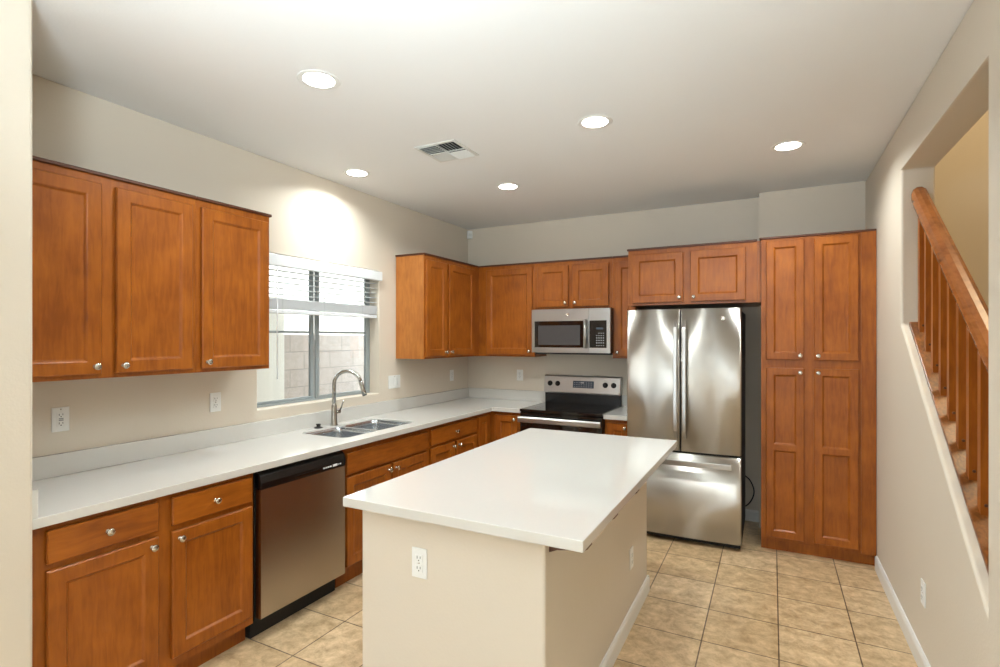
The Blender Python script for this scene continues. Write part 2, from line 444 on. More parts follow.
def carcass(parent, w, d, z0, z1, hollow=False, toe=0.0, name='carcass', m='wood', side_l=False, side_r=False):
    """closed cabinet box with a face frame front at y=-d"""
    mb = MB()
    zb = z0 + toe
    if hollow:
        mb.box(0, -d, zb, w, -d + .02, z1).box(0, -d + .02, zb, .018, -.002, z1).box(w - .018, -d + .02, zb, w, -.002, z1)
        mb.box(.018, -d + .02, zb, w - .018, -.002, zb + .018).box(.018, -.014, zb + .018, w - .018, -.002, z1)
    else:
        mb.box(0, -d, zb, w, -0.002, z1)
    if toe: mb.box(0.0, -d + 0.06, z0, w, -0.01, zb)
    o = mb.build(name, M[m], parent)
    if side_l: MB().box(-0.003, -d + .004, zb, 0.0, -0.004, z1).build('side_panel', M['wood_side'], parent)
    if side_r: MB().box(w, -d + .004, zb, w + 0.003, -0.004, z1).build('side_panel', M['wood_side'], parent)
    return o
def crown(parent, x0, x1, d, z, ret_l=False, ret_r=False):
    mb = MB()
    mb.box(x0 - (.012 if ret_l else 0), -d - .012, z - .004, x1 + (.012 if ret_r else 0), -0.002, z + .012, bev=.003)
    return mb.build('crown_molding', M['wood_dark'], parent)

UD, UZ0, UZ1 = 0.305, 1.375, 2.278
# --- upper cabinets left of the window
def upper(label, loc, rz, w, doors, z0=UZ0, z1=UZ1, d=UD, group=None, sl=False, sr=False, dz=(0.020, 0.040)):
    t = thing('wall_cabinet', label, 'cabinet', loc, rz, group)
    carcass(t, w, d, z0, z1, side_l=sl, side_r=sr)
    crown(t, 0, w, d, z1, sl, sr)
    for x0, x1, side in doors:
        h = z1 - z0 - dz[0] - dz[1]
        do = panel_door(x1 - x0, h, parent=t, loc=(x0, -d - .0005, z0 + dz[0]))
        if side: knob(do, 0.027 if side == 'l' else x1 - x0 - 0.027, 0.035)
    return t
def yl(y, o): return y - o
o = -4.079
upper('tall two-door maple wall cabinet nearest the camera on the left wall', (0, o, 0), LEFT, -3.268 - o,
      [(-4.062 - o, -3.705 - o, 'r'), (-3.645 - o, -3.291 - o, 'l')])
o = -3.267
upper('single-door maple wall cabinet hanging just left of the window', (0, o, 0), LEFT, -2.818 - o, [(-3.242 - o, -2.838 - o, 'l')], sr=True)
o = -1.250
c1 = upper('two-door maple wall cabinet right of the window beside the corner', (0, o, 0), LEFT, -0.002 - o, [(-1.236 - o, -0.918 - o, 'r'), (-0.880 - o, -0.414 - o, 'l')], sl=True)
# --- back wall uppers
o = 0.306
upper('one-door maple wall cabinet between the corner and the microwave', (o, 0, 0), 0, 0.925 - o, [(0.402 - o, 0.907 - o, 'r')])
o = 0.926
upper('short two-door maple cabinet directly above the microwave', (o, 0, 0), 0, 1.688 - o, [(0.959 - o, 1.275 - o, 'r'), (1.315 - o, 1.655 - o, 'l')], z0=1.828)
o = 1.689
upper('narrow full-height wall cabinet between the microwave and the refrigerator', (o, 0, 0), 0, 1.904 - o, [(1.712 - o, 1.898 - o, 'l')])
# --- over-fridge cabinet, deep
o = 1.906
upper('deep two-door maple cabinet above the refrigerator', (o, 0, 0), 0, 2.863 - o, [(1.938 - o, 2.338 - o, 'r'), (2.392 - o, 2.784 - o, 'l')], z0=1.822, d=0.610, sl=True)
fc = [q for q in bpy.data.objects if q.get('label', '').startswith('deep two-door')][0]
MB().box(2.8635 - o, -.606, 1.822, 2.886 - o, -.160, 2.278).build('filler_strip', M['wood'], fc)
# --- pantry
o = 2.888
pt = thing('pantry_cabinet', 'tall four-door maple pantry cabinet beside the right wall', 'cabinet', (o, -0.159, 0))
pw = 3.585 - o; pd = 0.640 - 0.159
mb = MB().box(0, -pd, 0.085, pw, 0, 2.280); mb.build('carcass', M['wood'], pt)
MB().box(0.0, -pd + .045, 0.0, pw - .002, 0, 0.085).build('toe_kick', M['wood'], pt)
MB().box(-0.012, -pd - .012, 2.280, pw + .0, 0, 2.294, bev=.003).build('crown_molding', M['wood_dark'], pt)
MB().box(3.500 - o, -pd - .006, 0.085, pw, -pd, 2.280).build('filler_strip', M['wood'], pt)
for x0, x1, side in ((2.921 - o, 3.162 - o, 'r'), (3.222 - o, 3.484 - o, 'l')):
    wd = x1 - x0
    do = panel_door(wd, 2.262 - 1.400, parent=pt, loc=(x0, -pd - .0005, 1.400), rail=0.048)
    knob(do, wd - .025 if side == 'r' else .025, 0.030)
    do = panel_door(wd, 1.340 - .110, parent=pt, loc=(x0, -pd - .0005, .110), rail=0.048, fields=[(0, .655), (.655, 1.23)])
    knob(do, wd - .025 if side == 'r' else .025, 1.23 - 0.030)

# --- base cabinets, left wall
BD = 0.608; BT = 0.876
def base(name, label, loc, rz, w, items, d=BD, group=None, sides=(False, False)):
    t = thing(name, label, 'cabinet', loc, rz, group)
    carcass(t, w, d, 0, BT, hollow=name == 'sink_cabinet', toe=0.10, side_l=sides[0], side_r=sides[1])
    for it in items:
        kind, x0, x1, z0, z1, kx = it
        if kind == 'door':
            do = panel_door(x1 - x0, z1 - z0, parent=t, loc=(x0, -d - .0005, z0))
            if kx: knob(do, .030 if kx == 'l' else x1 - x0 - .030, z1 - z0 - .035)
        else:
            do = slab(x1 - x0, z1 - z0, t, (x0, -d - .0005, z0), name='drawer' if kind == 'drawer' else 'false_front')
            if kind == 'drawer': knob(do, (x1 - x0) / 2, (z1 - z0) / 2)
    return t
o = -4.078
base('base_cabinet', 'two-drawer two-door maple base cabinet left of the dishwasher', (0, o, 0), LEFT, -3.160 - o,
     [('drawer', -4.024 - o, -3.633 - o, .728, .852, 1), ('drawer', -3.575 - o, -3.178 - o, .728, .852, 1),
      ('door', -4.024 - o, -3.633 - o, .145, .703, 'r'), ('door', -3.575 - o, -3.175 - o, .145, .703, 'l')])
o = -2.528
base('sink_cabinet', 'maple sink base cabinet with one wide false front right of dishwasher', (0, o, 0), LEFT, -1.628 - o,
     [('false', -2.508 - o, -1.649 - o, .706, .838, 0), ('door', -2.508 - o, -2.082 - o, .135, .688, 'r'), ('door', -2.064 - o, -1.649 - o, .135, .688, 'l')])
o = -1.627
base('base_cabinet', 'maple base cabinet with one wide drawer over two doors, right of sink cabinet', (0, o, 0), LEFT, -0.878 - o,
     [('drawer', -1.603 - o, -0.892 - o, .722, .845, 1), ('door', -1.603 - o, -1.262 - o, .135, .700, 'r'), ('door', -1.235 - o, -0.892 - o, .135, .700, 'l')])
# corner unit (L plan)
ct = thing('corner_cabinet', 'L-shaped maple corner base cabinet left of the range', 'cabinet', (0, 0, 0))
mb = MB().poly([(0.004, -0.877, .10), (BD, -0.877, .10), (BD, -BD, .10), (0.928, -BD, .10), (0.928, -0.004, .10), (0.004, -0.004, .10)], (0, 0, BT - .10))
mb.poly([(0.004, -0.877, 0), (BD - .06, -0.877, 0), (BD - .06, -BD + .06, 0), (0.928, -BD + .06, 0), (0.928, -0.004, 0), (0.004, -0.004, 0)], (0, 0, .10))
mb.build('carcass', M['wood'], ct)
do = panel_door(0.20, .705, parent=ct, loc=(BD + .0005, -0.866, .14)); do.rotation_euler = (0, 0, LEFT)
do = panel_door(0.235, .705, parent=ct, loc=(0.662, -BD - .0005, .14)); knob(do, .205, .670)
o = 1.706
base('base_cabinet', 'narrow single-door maple base cabinet between the range and the refrigerator', (o, 0, 0), 0, 1.926 - o, [('door', .016, .205, .14, .845, 'r')])

# ------------------------------------------------------------------ countertops
CT0, CT1 = 0.877, 0.914
def rrect(x0, y0, x1, y1, r, z, n=6):
    P = []
    for cx, cy, a0 in ((x1 - r, y1 - r, 0), (x0 + r, y1 - r, 90), (x0 + r, y0 + r, 180), (x1 - r, y0 + r, 270)):
        for k in range(n + 1):
            a = R(a0 + 90 * k / n); P.append((cx + r * math.cos(a), cy + r * math.sin(a), z))
    return P
SKX0, SKX1 = 0.118, 0.530
bowls = [(-2.430, -2.068), (-2.038, -1.670)]
top = thing('countertop', 'L-shaped white quartz counter running from the near wall to the range', 'countertop', (0, 0, 0))
mb = MB().poly([(0.002, YN + .002, CT0), (.648, YN + .002, CT0), (.648, -.648, CT0), (.932, -.648, CT0), (.932, -.002, CT0), (0.002, -.002, CT0)], (0, 0, CT1 - CT0),
               [rrect(SKX0, bowls[0][0], SKX1, bowls[1][1], .055, CT0)])
mb.build('worktop', M['quartz'], top, bevel=.0025)
MB().box(0.002, YN + .023, CT1, .022, -.002, 1.016, bev=.0015).box(0.022, -.022, CT1, .932, -.002, 1.016, bev=.0015).box(0.002, YN + .002, CT1, .645, YN + .0225, 1.016, bev=.0015).build('backsplash', M['quartz'], top)
t2 = thing('countertop', 'short white quartz counter piece between the range and the refrigerator', 'countertop', (1.703, 0, 0))
MB().box(0, -.648, CT0, .225, -.002, CT1, bev=.002).build('worktop', M['quartz'], t2)
MB().box(0, -.022, CT1, .225, -.002, 1.016, bev=.0015).build('backsplash', M['quartz'], t2)

# sink
sk = thing('kitchen_sink', 'stainless undermount double-bowl sink set into the white counter', 'sink', (0, 0, 0))
zt = CT1 - .013
mb = MB()
mb.poly(rrect(SKX0 + .0008, bowls[0][0] + .0008, SKX1 - .0008, bowls[1][1] - .0008, .0545, zt - .003), (0, 0, .003),
        [rrect(SKX0 + .004, a + .003, SKX1 - .004, b - .003, .05, zt - .003) for a, b in bowls])
mb.build('rim', M['sink'], sk)
for a, b_ in bowls:
    mb = MB(); bm = mb.bm; rings = []
    for ins, zz in ((.004, zt), (.006, zt - .03), (.010, zt - .15), (.022, zt - .172), (.05, zt - .180)):
        rings.append([bm.verts.new(p) for p in rrect(SKX0 + ins, a + ins - .002, SKX1 - ins, b_ - ins + .002, .05, zz)])
    for A, B in zip(rings, rings[1:]):
        for k in range(len(A)):
            fc = bm.faces.new((A[k], A[(k + 1) % len(A)], B[(k + 1) % len(A)], B[k])); fc.smooth = True
    bm.faces.new(rings[-1])
    bo = mb.build('bowl', M['sink'], sk)
    md = bo.modifiers.new('solid', 'SOLIDIFY'); md.thickness = .0015
    MB().lathe([(.042, 0), (.042, .003), (.030, .004), (.028, .001)], ((SKX0 + SKX1) / 2, (a + b_) / 2, zt - .1795), 'Z', 24).build('drain', M['chrome_tap'], bo)

# faucet
fa = thing('kitchen_faucet', 'tall brushed steel gooseneck pull-down faucet behind the sink', 'faucet', (0.095, -2.085, CT1 + .0004))
MB().lathe([(.027, 0), (.027, .004), (.023, .012), (.021, .10), (.0195, .145), (.0145, .155), (.013, .17)], (0, 0, 0), 'Z', 28).build('body', M['chrome_tap'], fa)
pts = [(0, 0, .15), (0, 0, .28)]
ex, ey = 0.88, 0.47
for k in range(1, 17):
    a = math.pi * k / 16 * 0.93
    rr_ = .098
    d = rr_ - rr_ * math.cos(a)
    pts.append((ex * d, ey * d, .30 + rr_ * math.sin(a)))
MB().tube(pts, .0140, 16).build('spout', M['chrome_tap'], fa)
e1 = Vector(pts[-1]); dr = (Vector(pts[-1]) - Vector(pts[-2])).normalized()
MB().tube([e1, e1 + dr * .01, e1 + dr * .055, e1 + dr * .105], .0145, 16, rr=[.0135, .0155, .0155, .019]).build('spray_head', M['chrome_tap'], fa)
MB().tube([e1 + dr * .1052, e1 + dr * .110], .016, 16).build('spray_face', M['slot'], fa)
hd = MB().tube([(0, .010, .095), (0.006, .052, .095)], .014, 16).build('handle_hub', M['chrome_tap'], fa)
MB().tube([(0.006, .050, .098), (.012, .066, .135), (.018, .078, .175)], .005, 10, rr=[.0065, .0055, .0045]).build('lever', M['chrome_tap'], fa)
# black sink-hole cover / stopper
mb = MB().lathe([(.030, 0), (.030, .004), (.022, .008), (.014, .009), (.014, .022), (.017, .024), (.017, .028), (.008, .030)], (0, 0, 0), 'Z', 24)
tag(mb.build('sink_stopper', M['black_matte'], loc=(0.085, -2.225, CT1 + .0004)), 'small black rubber stopper on the counter left of the faucet', 'stopper')

# ------------------------------------------------------------------ dishwasher
dw = thing('dishwasher', 'stainless dishwasher with black control strip under the left counter', 'dishwasher', (0, -3.152, 0), LEFT)
W_ = .612
MB().box(.004, -.600, .10, W_ - .004, -.01, .868).build('tub', M['black_matte'], dw)
MB().box(.010, -.565, .0, W_ - .010, -.03, .098).build('toe_kick', M['black_matte'], dw)
mb = MB(); P = [(0, -.602, .118), (0, -.642, .118), (0, -.646, .124), (0, -.646, .778), (0, -.602, .778)]
mb.poly([(.010, p[1], p[2]) for p in P], (W_ - .018, 0, 0)).build('door', M['steel_dw'], dw)
P = [(-.602, .780), (-.648, .780), (-.650, .812), (-.640, .850), (-.622, .862), (-.602, .862)]
cp = MB().poly([(.008, a, b_) for a, b_ in P], (W_ - .014, 0, 0)).build('control_panel', M['black'], dw, bevel=.002)
MB().box(.22, -.6515, .787, .40, -.6485, .803, bev=.001).build('pocket_handle', M['black_glass'], cp)
mk = MB()
for k in range(4): mk.box(.425 + .017 * k, -.6512, .795, .437 + .017 * k, -.649, .803)
mk.box(.500, -.6512, .793, .535, -.649, .806).box(.540, -.6512, .797, .552, -.649, .801).box(.558, -.6512, .795, .566, -.649, .803)
mk.build('button_marks', M['print_white'], cp)

# ------------------------------------------------------------------ range
rg = thing('electric_range', 'stainless electric range with black glass cooktop on the back wall', 'stove', (0.937, 0, 0))
RW = .764
MB().box(.001, -.640, .05, RW - .001, -.012, .895).build('body', M['black'], rg)
for xx in (.04, RW - .04):
    for yy in (-.58, -.08):
        MB().lathe([(.02, 0), (.02, .05)], (xx, yy, 0), 'Z', 12).build('foot', M['black_matte'], rg)
ckt = MB().box(0, -.672, .895, RW, -.075, .920, bev=.004).build('cooktop', M['black_glass'], rg)
for bx, by, br in ((.20, -.50, .110), (.56, -.50, .085), (.20, -.23, .080), (.56, -.23, .105)):
    mb = MB(); bm = mb.bm
    for r0 in (br, br * .62):
        A = [bm.verts.new((bx + r0 * math.cos(a), by + r0 * math.sin(a), .9203)) for a in [2 * math.pi * k / 40 for k in range(40)]]
        B = [bm.verts.new((bx + (r0 - .0025) * math.cos(a), by + (r0 - .0025) * math.sin(a), .9203)) for a in [2 * math.pi * k / 40 for k in range(40)]]
        for k in range(40): bm.faces.new((A[k], A[(k + 1) % 40], B[(k + 1) % 40], B[k]))
    mb.build('burner_ring', M['burner'], ckt)
MB().box(.004, -.075, .90, RW - .004, -.012, 1.030, bev=.003).build('riser', M['black'], rg)
cpn = MB().poly([(0, -.012, 1.018), (0, -.098, 1.018), (0, -.100, 1.030), (0, -.075, 1.180), (0, -.062, 1.190), (0, -.012, 1.190)], (RW, 0, 0)).build('control_panel', M['steel_v'], rg, bevel=.003)
ang = math.atan2(.025, .15)
def on_panel(x, z): return (x, -.100 + (z - 1.030) * (.025 / .15), z)
for x in (.062, .142, .622, .702):
    p = on_panel(x, 1.110)
    k = MB().lathe([(.026, 0), (.026, .003), (.020, .005), (.018, .022), (.016, .025)], (0, 0, 0), 'Y', 24).box(-.003, -.032, -.018, .003, -.022, .018).build('knob', M['black'], cpn, p)
    k.rotation_euler = (-ang, 0, 0)
p = on_panel(.385, 1.075)
dp = MB().box(-.085, -.002, 0, .125, .004, .068, bev=.001).build('display', M['display'], cpn, p); dp.rotation_euler = (-ang, 0, 0)
mk = MB()
for r_ in range(3):
    for c_ in range(8):
        if r_ == 2 and c_ in (3, 4): continue
        mk.box(-.075 + .024 * c_, -.0025, .010 + .019 * r_, -.062 + .024 * c_, -.0018, .015 + .019 * r_)
mk.box(-.008, -.0026, .044, .028, -.0018, .058)
mk.build('key_marks', M['print_grey'], dp)
od = MB().box(.004, -.668, .285, RW - .004, -.640, .890, bev=.004).build('oven_door', M['black_glass'], rg)
hb = MB().poly([(.0, -.712, .806), (.0, -.722, .812), (.0, -.724, .846), (.0, -.716, .860), (.0, -.704, .860), (.0, -.700, .806)], (RW - .010, 0, 0)).build('handle', M['steel_v'], od, (.005, 0, 0), bevel=.002)
for xx in (.02, RW - .05):
    MB().box(xx, -.704, .815, xx + .022, -.666, .850).build('handle_bracket', M['black'], od)
MB().box(.010, -.668, .075, RW - .010, -.640, .275, bev=.004).build('storage_drawer', M['steel_v'], rg)

# ------------------------------------------------------------------ microwave
mw = thing('microwave_oven', 'stainless over-the-range microwave with black window and keypad', 'microwave', (.942, 0, 1.412))
MW, MH = .756, .414
MB().box(0, -.385, .012, MW, -.010, MH, bev=.002).build('body', M['black'], mw)
MB().box(.02, -.36, -.006, MW - .02, -.05, .012).build('underside_vent', M['grey_black'], mw)
md_ = MB().box(0, -.412, .010, .560, -.386, MH - .002, bev=.003).build('door', M['steel_v'], mw)
MB().box(.030, -.4135, .058, .508, -.4115, .302, bev=.001).build('window_surround', M['black_glass'], md_)
MB().box(.068, -.4145, .082, .478, -.4136, .262).build('window', M['micro_window'], md_)
MB().tube([(.535, -.444, .052), (.535, -.444, .312)], .0135, 14).box(.530, -.444, .062, .540, -.410, .078).box(.530, -.444, .286, .540, -.410, .302).build('handle', M['steel_v'], md_)
MB().lathe([(.0140, 0), (.0140, .0015), (.0120, .0022), (.0115, .0016), (.004, .0016)], (.358, -.412, .362), 'Y', 28).build('badge', M['nickel'], md_)
cp = MB().box(.5615, -.412, .010, MW, -.386, MH - .002, bev=.003).build('control_panel', M['steel_v'], mw)
kp = MB().box(.565, -.4135, .058, .722, -.4115, .302, bev=.001).build('keypad', M['black_glass'], cp)
mk = MB()
for r_ in range(6):
    for c_ in range(4):
        zz = .075 + .022 * r_
        if r_ == 5 and c_ == 0: continue
        mk.box(.628 + .020 * c_, -.4142, zz, .639 + .020 * c_, -.4134, zz + (.010 if r_ in (1, 2, 3) else .006))
MB().box(.628, -.4142, .222, .690, -.4134, .240).build('display', M['display'], kp)
mk.build('key_marks', M['print_grey'], kp)

# ------------------------------------------------------------------ refrigerator
fg = thing('refrigerator', 'stainless french-door refrigerator with bottom freezer beside the pantry', 'refrigerator', (1.935, 0, 0))
FW = .828; FD = .725
MB().box(.003, -FD, .035, FW - .003, -.06, 1.760, bev=.004).build('body', M['grey_black'], fg)
for xx in (.06, FW - .06):
    for yy in (-.66, -.12):
        MB().lathe([(.022, 0), (.022, .036)], (xx, yy, 0), 'Z', 12).build('foot', M['black_matte'], fg)
def curved(x0, x1, z0, z1, name, parent):
    mb = MB(); bm = mb.bm; n = 24; F = []; 
    def yf(x):
        u = (x / FW) * 2 - 1
        y = -.784 - .014 * (1 - u * u)
        e = min(x - x0, x1 - x)
        if e < .010: y += (.010 - math.sqrt(max(0, .010 ** 2 - (.010 - e) ** 2)))
        return y
    xs = [x0 + .010 * (1 - math.cos(R(18 * k))) for k in range(6)]
    xs += [x0 + .010 + (x1 - x0 - .020) * k / n for k in range(1, n)]
    xs += [x1 - .010 * (1 - math.cos(R(18 * k))) for k in range(5, -1, -1)]
    rows = []
    for zz in (z0, z1):
        rows.append([bm.verts.new((x, yf(x), zz)) for x in xs])
    b0 = [bm.verts.new((x0, -FD - .004, zz)) for zz in (z0, z1)]; b1 = [bm.verts.new((x1, -FD - .004, zz)) for zz in (z0, z1)]
    for k in range(len(xs) - 1):
        fc = bm.faces.new((rows[0][k], rows[0][k + 1], rows[1][k + 1], rows[1][k])); fc.smooth = True
    bm.faces.new((b0[0], rows[0][0], rows[1][0], b0[1])); bm.faces.new((rows[0][-1], b1[0], b1[1], rows[1][-1]))
    bm.faces.new((b1[0], b0[0], b0[1], b1[1]))
    bm.faces.new(rows[0] + [b1[0], b0[0]]); bm.faces.new(rows[1] + [b1[1], b0[1]])
    return mb.build(name, M['steel'], parent)
MID = .407
dl = curved(0, MID - .004, .700, 1.776, 'door', fg); dr_ = curved(MID + .004, FW, .700, 1.776, 'door', fg)
fz = curved(0, FW, .052, .682, 'freezer_drawer', fg)
MB().box(.01, -.770, .683, FW - .01, -.726, .699).box(MID - .0035, -.775, .70, MID + .0035, -.73, 1.77).build('gasket', M['black_matte'], fg)
MB().box(.01, -.745, .015, FW - .01, -.60, .050).build('toe_grille', M['black_matte'], fg)
for xx, dd in ((MID - .030, dl), (MID + .034, dr_)):
    P = [(xx, -.798, 1.690), (xx, -.822, 1.665), (xx, -.850, 1.630), (xx, -.853, 1.58), (xx, -.853, .90), (xx, -.850, .86), (xx, -.822, .825), (xx, -.798, .800)]
    h = MB()
    bm = h.bm; rings = []
    for i, p in enumerate(P):
        p = Vector(p); d = (Vector(P[min(i + 1, 7)]) - Vector(P[max(i - 1, 0)])).normalized()
        nrm = Vector((0, -d.z, d.y)).normalized() if True else 0
        nrm = Vector((1, 0, 0)).cross(d).normalized()
        rings.append([bm.verts.new(p + Vector((sx * .014, 0, 0)) + nrm * sn * .007) for sx, sn in ((-1, -1), (1, -1), (1, 1), (-1, 1))])
    for A, B in zip(rings, rings[1:]):
        for k in range(4): bm.faces.new((A[k], A[(k + 1) % 4], B[(k + 1) % 4], B[k]))
    bm.faces.new(rings[0]); bm.faces.new(rings[-1])
    h.build('handle', M['steel_v'], dd, bevel=.004, seg=3)
hz_ = MB()
yh = lambda x: -.842 - .020 * (1 - ((x / FW) * 2 - 1) ** 2)
bm = hz_.bm; rings = []
for k in range(21):
    x = .060 + (FW - .120) * k / 20
    yy = yh(x)
    rings.append([bm.verts.new((x, yy + a, .624 + b_)) for a, b_ in ((-.010, -.020), (.008, -.020), (.008, .020), (-.010, .020))])
for A, B in zip(rings, rings[1:]):
    for k in range(4): bm.faces.new((A[k], A[(k + 1) % 4], B[(k + 1) % 4], B[k]))
bm.faces.new(rings[0]); bm.faces.new(rings[-1])
for xx in (.068, FW - .092):
    hz_.box(xx, yh(xx) - .002, .612, xx + .024, -.780, .636)
hz_.build('handle', M['steel_v'], fz, bevel=.004, seg=2)
MB().lathe([(.0160, 0), (.0160, .002), (.0135, .0028), (.013, .0018), (.004, .0018)], (.706, -.7935, 1.700), 'Y', 28).build('badge', M['nickel'], dr_)
# power cord looping beside it
P = [(2.72, -.045, .95), (2.748, -.045, .80), (2.752, -.045, .40), (2.80, -.05, .375), (2.832, -.055, .30), (2.828, -.055, .22), (2.79, -.05, .15), (2.74, -.05, .10), (2.70, -.05, .055)]
def smooth_pts(P, n=6):
    P = [Vector(p) for p in P]; out = []
    for i in range(len(P) - 1):
        p0, p1, p2, p3 = P[max(i - 1, 0)], P[i], P[i + 1], P[min(i + 2, len(P) - 1)]
        for k in range(n):
            t_ = k / n
            out.append(0.5 * ((2 * p1) + (-p0 + p2) * t_ + (2 * p0 - 5 * p1 + 4 * p2 - p3) * t_ * t_ + (-p0 + 3 * p1 - 3 * p2 + p3) * t_ ** 3))
    out.append(P[-1]); return out
P = [(2.70, -.035, .42), (2.76, -.040, .385), (2.80, -.045, .345), (2.825, -.050, .27), (2.81, -.050, .20), (2.77, -.045, .14), (2.70, -.040, .10)]
tag(MB().tube(smooth_pts(P), .005, 8).build('power_cord', M['rubber']), 'black power cord looping out behind the refrigerator', 'cord')

# ------------------------------------------------------------------ island
isl = thing('kitchen_island', 'painted drywall kitchen island with white quartz top in the foreground', 'island', (0, 0, 0))
ix0, ix1, iy0, iy1 = 1.424, 2.432, -3.374, -1.527
bx0, bx1, by0, by1 = 1.467, 2.277, -3.312, -1.676
MB().poly([(bx0, by0, 0), (bx1, by0, 0), (bx1, by1, 0), (bx0, by1, 0), (bx0, by1 - .12, 0), (bx1 - .13, by1 - .12, 0), (bx1 - .13, by0 + .12, 0), (bx0, by0 + .12, 0)], (0, 0, .8755)).build('drywall_base', M['wall'], isl, bevel=.010, seg=3)
MB().box(ix0, iy0, .876, ix1, iy1, .914, bev=.003, seg=2).build('countertop', M['quartz'], isl)
MB().box(bx0 + .012, by0 + .121, .10, bx1 - .131, by1 - .121, .875).box(bx0 + .07, by0 + .121, 0, bx1 - .131, by1 - .121, .10).build('cabinet_body', M['wood'], isl)
yy = by1 - .125
nd = 3; span = (by1 - by0 - .25) / nd
for k in range(nd):
    d_ = panel_door(span - .03, .56, parent=isl, loc=(bx0 + .0115, yy - k * span - .015, .145)); d_.rotation_euler = (0, 0, R(-90)); knob(d_, .03, .525)
    s_ = slab(span - .03, .125, isl, (bx0 + .0115, yy - k * span - .015, .728)); s_.rotation_euler = (0, 0, R(-90)); knob(s_, (span - .03) / 2, .0625)
MB().poly([(p[0], p[1], p[2]) for p in prof_x(bx1, 1, by0 - .014)], (0, by1 - by0 + .028, 0)).poly(prof_y(by0, -1, bx0), (bx1 - bx0 + .012, 0, 0)).poly(prof_y(by1, 1, bx0), (bx1 - bx0 + .012, 0, 0)).build('baseboard', M['white_trim'], isl)
for yb in (-3.275, -2.935, -2.555):
    mb = MB(); w2 = .05
    pr_ = [(bx1, 0, .875), (bx1 + .138, 0, .875), (bx1 + .138, 0, .850), (bx1 + .125, 0, .841), (bx1 + .08, 0, .836), (bx1 + .03, 0, .828), (bx1 + .0, 0, .815)]
    mb.poly([(a, yb, c) for a, _, c in pr_], (0, w2, 0)).build('support_bracket', M['wood_dark'], isl)

# ------------------------------------------------------------------ outlets and switches (front toward -y)
def plate(name, label, cat, loc, rz, gang=1, kind='duplex', group=None):
    t = thing(name, label, cat, loc, rz, group)
    w_ = {1: .070, 2: .116, 3: .162}[gang]
    MB().box(-w_ / 2, -.006, -.057, w_ / 2, -.0003, .057, bev=.0025, seg=2).build('cover_plate', M['white_plastic'], t)
    if kind == 'duplex':
        for s in (-1, 1):
            r_ = MB().box(-.017, -.0085, s * .0195 - .0145, .017, -.0055, s * .0195 + .0145, bev=.002).build('receptacle', M['white_plastic'], t)
            MB().box(-.0085, -.0090, s * .0195 - .002, -.0060, -.0084, s * .0195 + .008).box(.0058, -.0090, s * .0195 - .001, .0080, -.0084, s * .0195 + .008).lathe([(.0026, 0), (.0026, .0006)], (0, -.0084, s * .0195 - .008), 'Y', 10).build('slots', M['slot'], r_)
    elif kind == 'gfci':
        r_ = MB().box(-.0165, -.0085, -.0335, .0165, -.0055, .0335, bev=.0015).build('receptacle', M['white_plastic'], t)
        m_ = MB()
        for s in (-1, 1):
            m_.box(-.0085, -.0090, s * .020 - .002, -.0060, -.0084, s * .020 + .007).box(.0058, -.0090, s * .020 - .001, .0080, -.0084, s * .020 + .007).lathe([(.0026, 0), (.0026, .0006)], (0, -.0084, s * .020 - .007), 'Y', 10)
        m_.build('slots', M['slot'], r_)
        MB().box(-.009, -.0096, .001, .009, -.0084, .0065).box(-.009, -.0096, -.0065, .009, -.0084, -.001).build('test_buttons', M['print_grey'], r_)
    else:
        for g_ in range(gang):
            cx = (g_ - (gang - 1) / 2) * .046
            MB().box(cx - .0165, -.009, -.0335, cx + .0165, -.0055, .0335, bev=.002).build('rocker', M['white_plastic'], t)
    MB().lathe([(.003, 0), (.003, .0008)], (0, -.0059, 0.047 if gang > 1 or kind == 'gfci' else 0), 'Y', 10).build('screw', M['nickel'], t)
    return t
plate('wall_outlet', 'white GFCI outlet on left wall below the nearest wall cabinet', 'outlet', (0, -3.723, 1.174), LEFT, kind='gfci')
plate('wall_outlet', 'white duplex outlet just left of the sink window', 'outlet', (0, -2.952, 1.172), LEFT)
plate('light_switch', 'white triple rocker switch plate right of the window', 'switch', (0, -1.274, 1.172), LEFT, gang=3, kind='rocker')
plate('wall_outlet', 'white duplex outlet on left wall near the back corner', 'outlet', (0, -.339, 1.170), LEFT)
plate('wall_outlet', 'white duplex outlet on back wall left of the range', 'outlet', (.627, 0, 1.172), 0)
plate('wall_outlet', 'white duplex outlet on the near end of the island', 'outlet', (1.760, by0, .692), 0)
plate('wall_outlet', 'white duplex outlet on the long side of the island facing the right wall', 'outlet', (bx1, -2.09, .357), LEFT)
plate('wall_outlet', 'white duplex outlet low on the right wall under the stair rail', 'outlet', (XR, -1.885, .368), R(-90))

# motion sensor high in the corner
ms = thing('motion_sensor', 'small white motion sensor mounted high in the back left corner', 'sensor', (.045, -.045, 2.678), R(45))
MB().box(-.028, -.022, -.042, .028, .018, .042, bev=.008, seg=3).build('housing', M['white_plastic'], ms)
MB().box(-.018, -.026, -.022, .018, -.021, .010, bev=.004, seg=2).build('lens', M['vent'], ms)

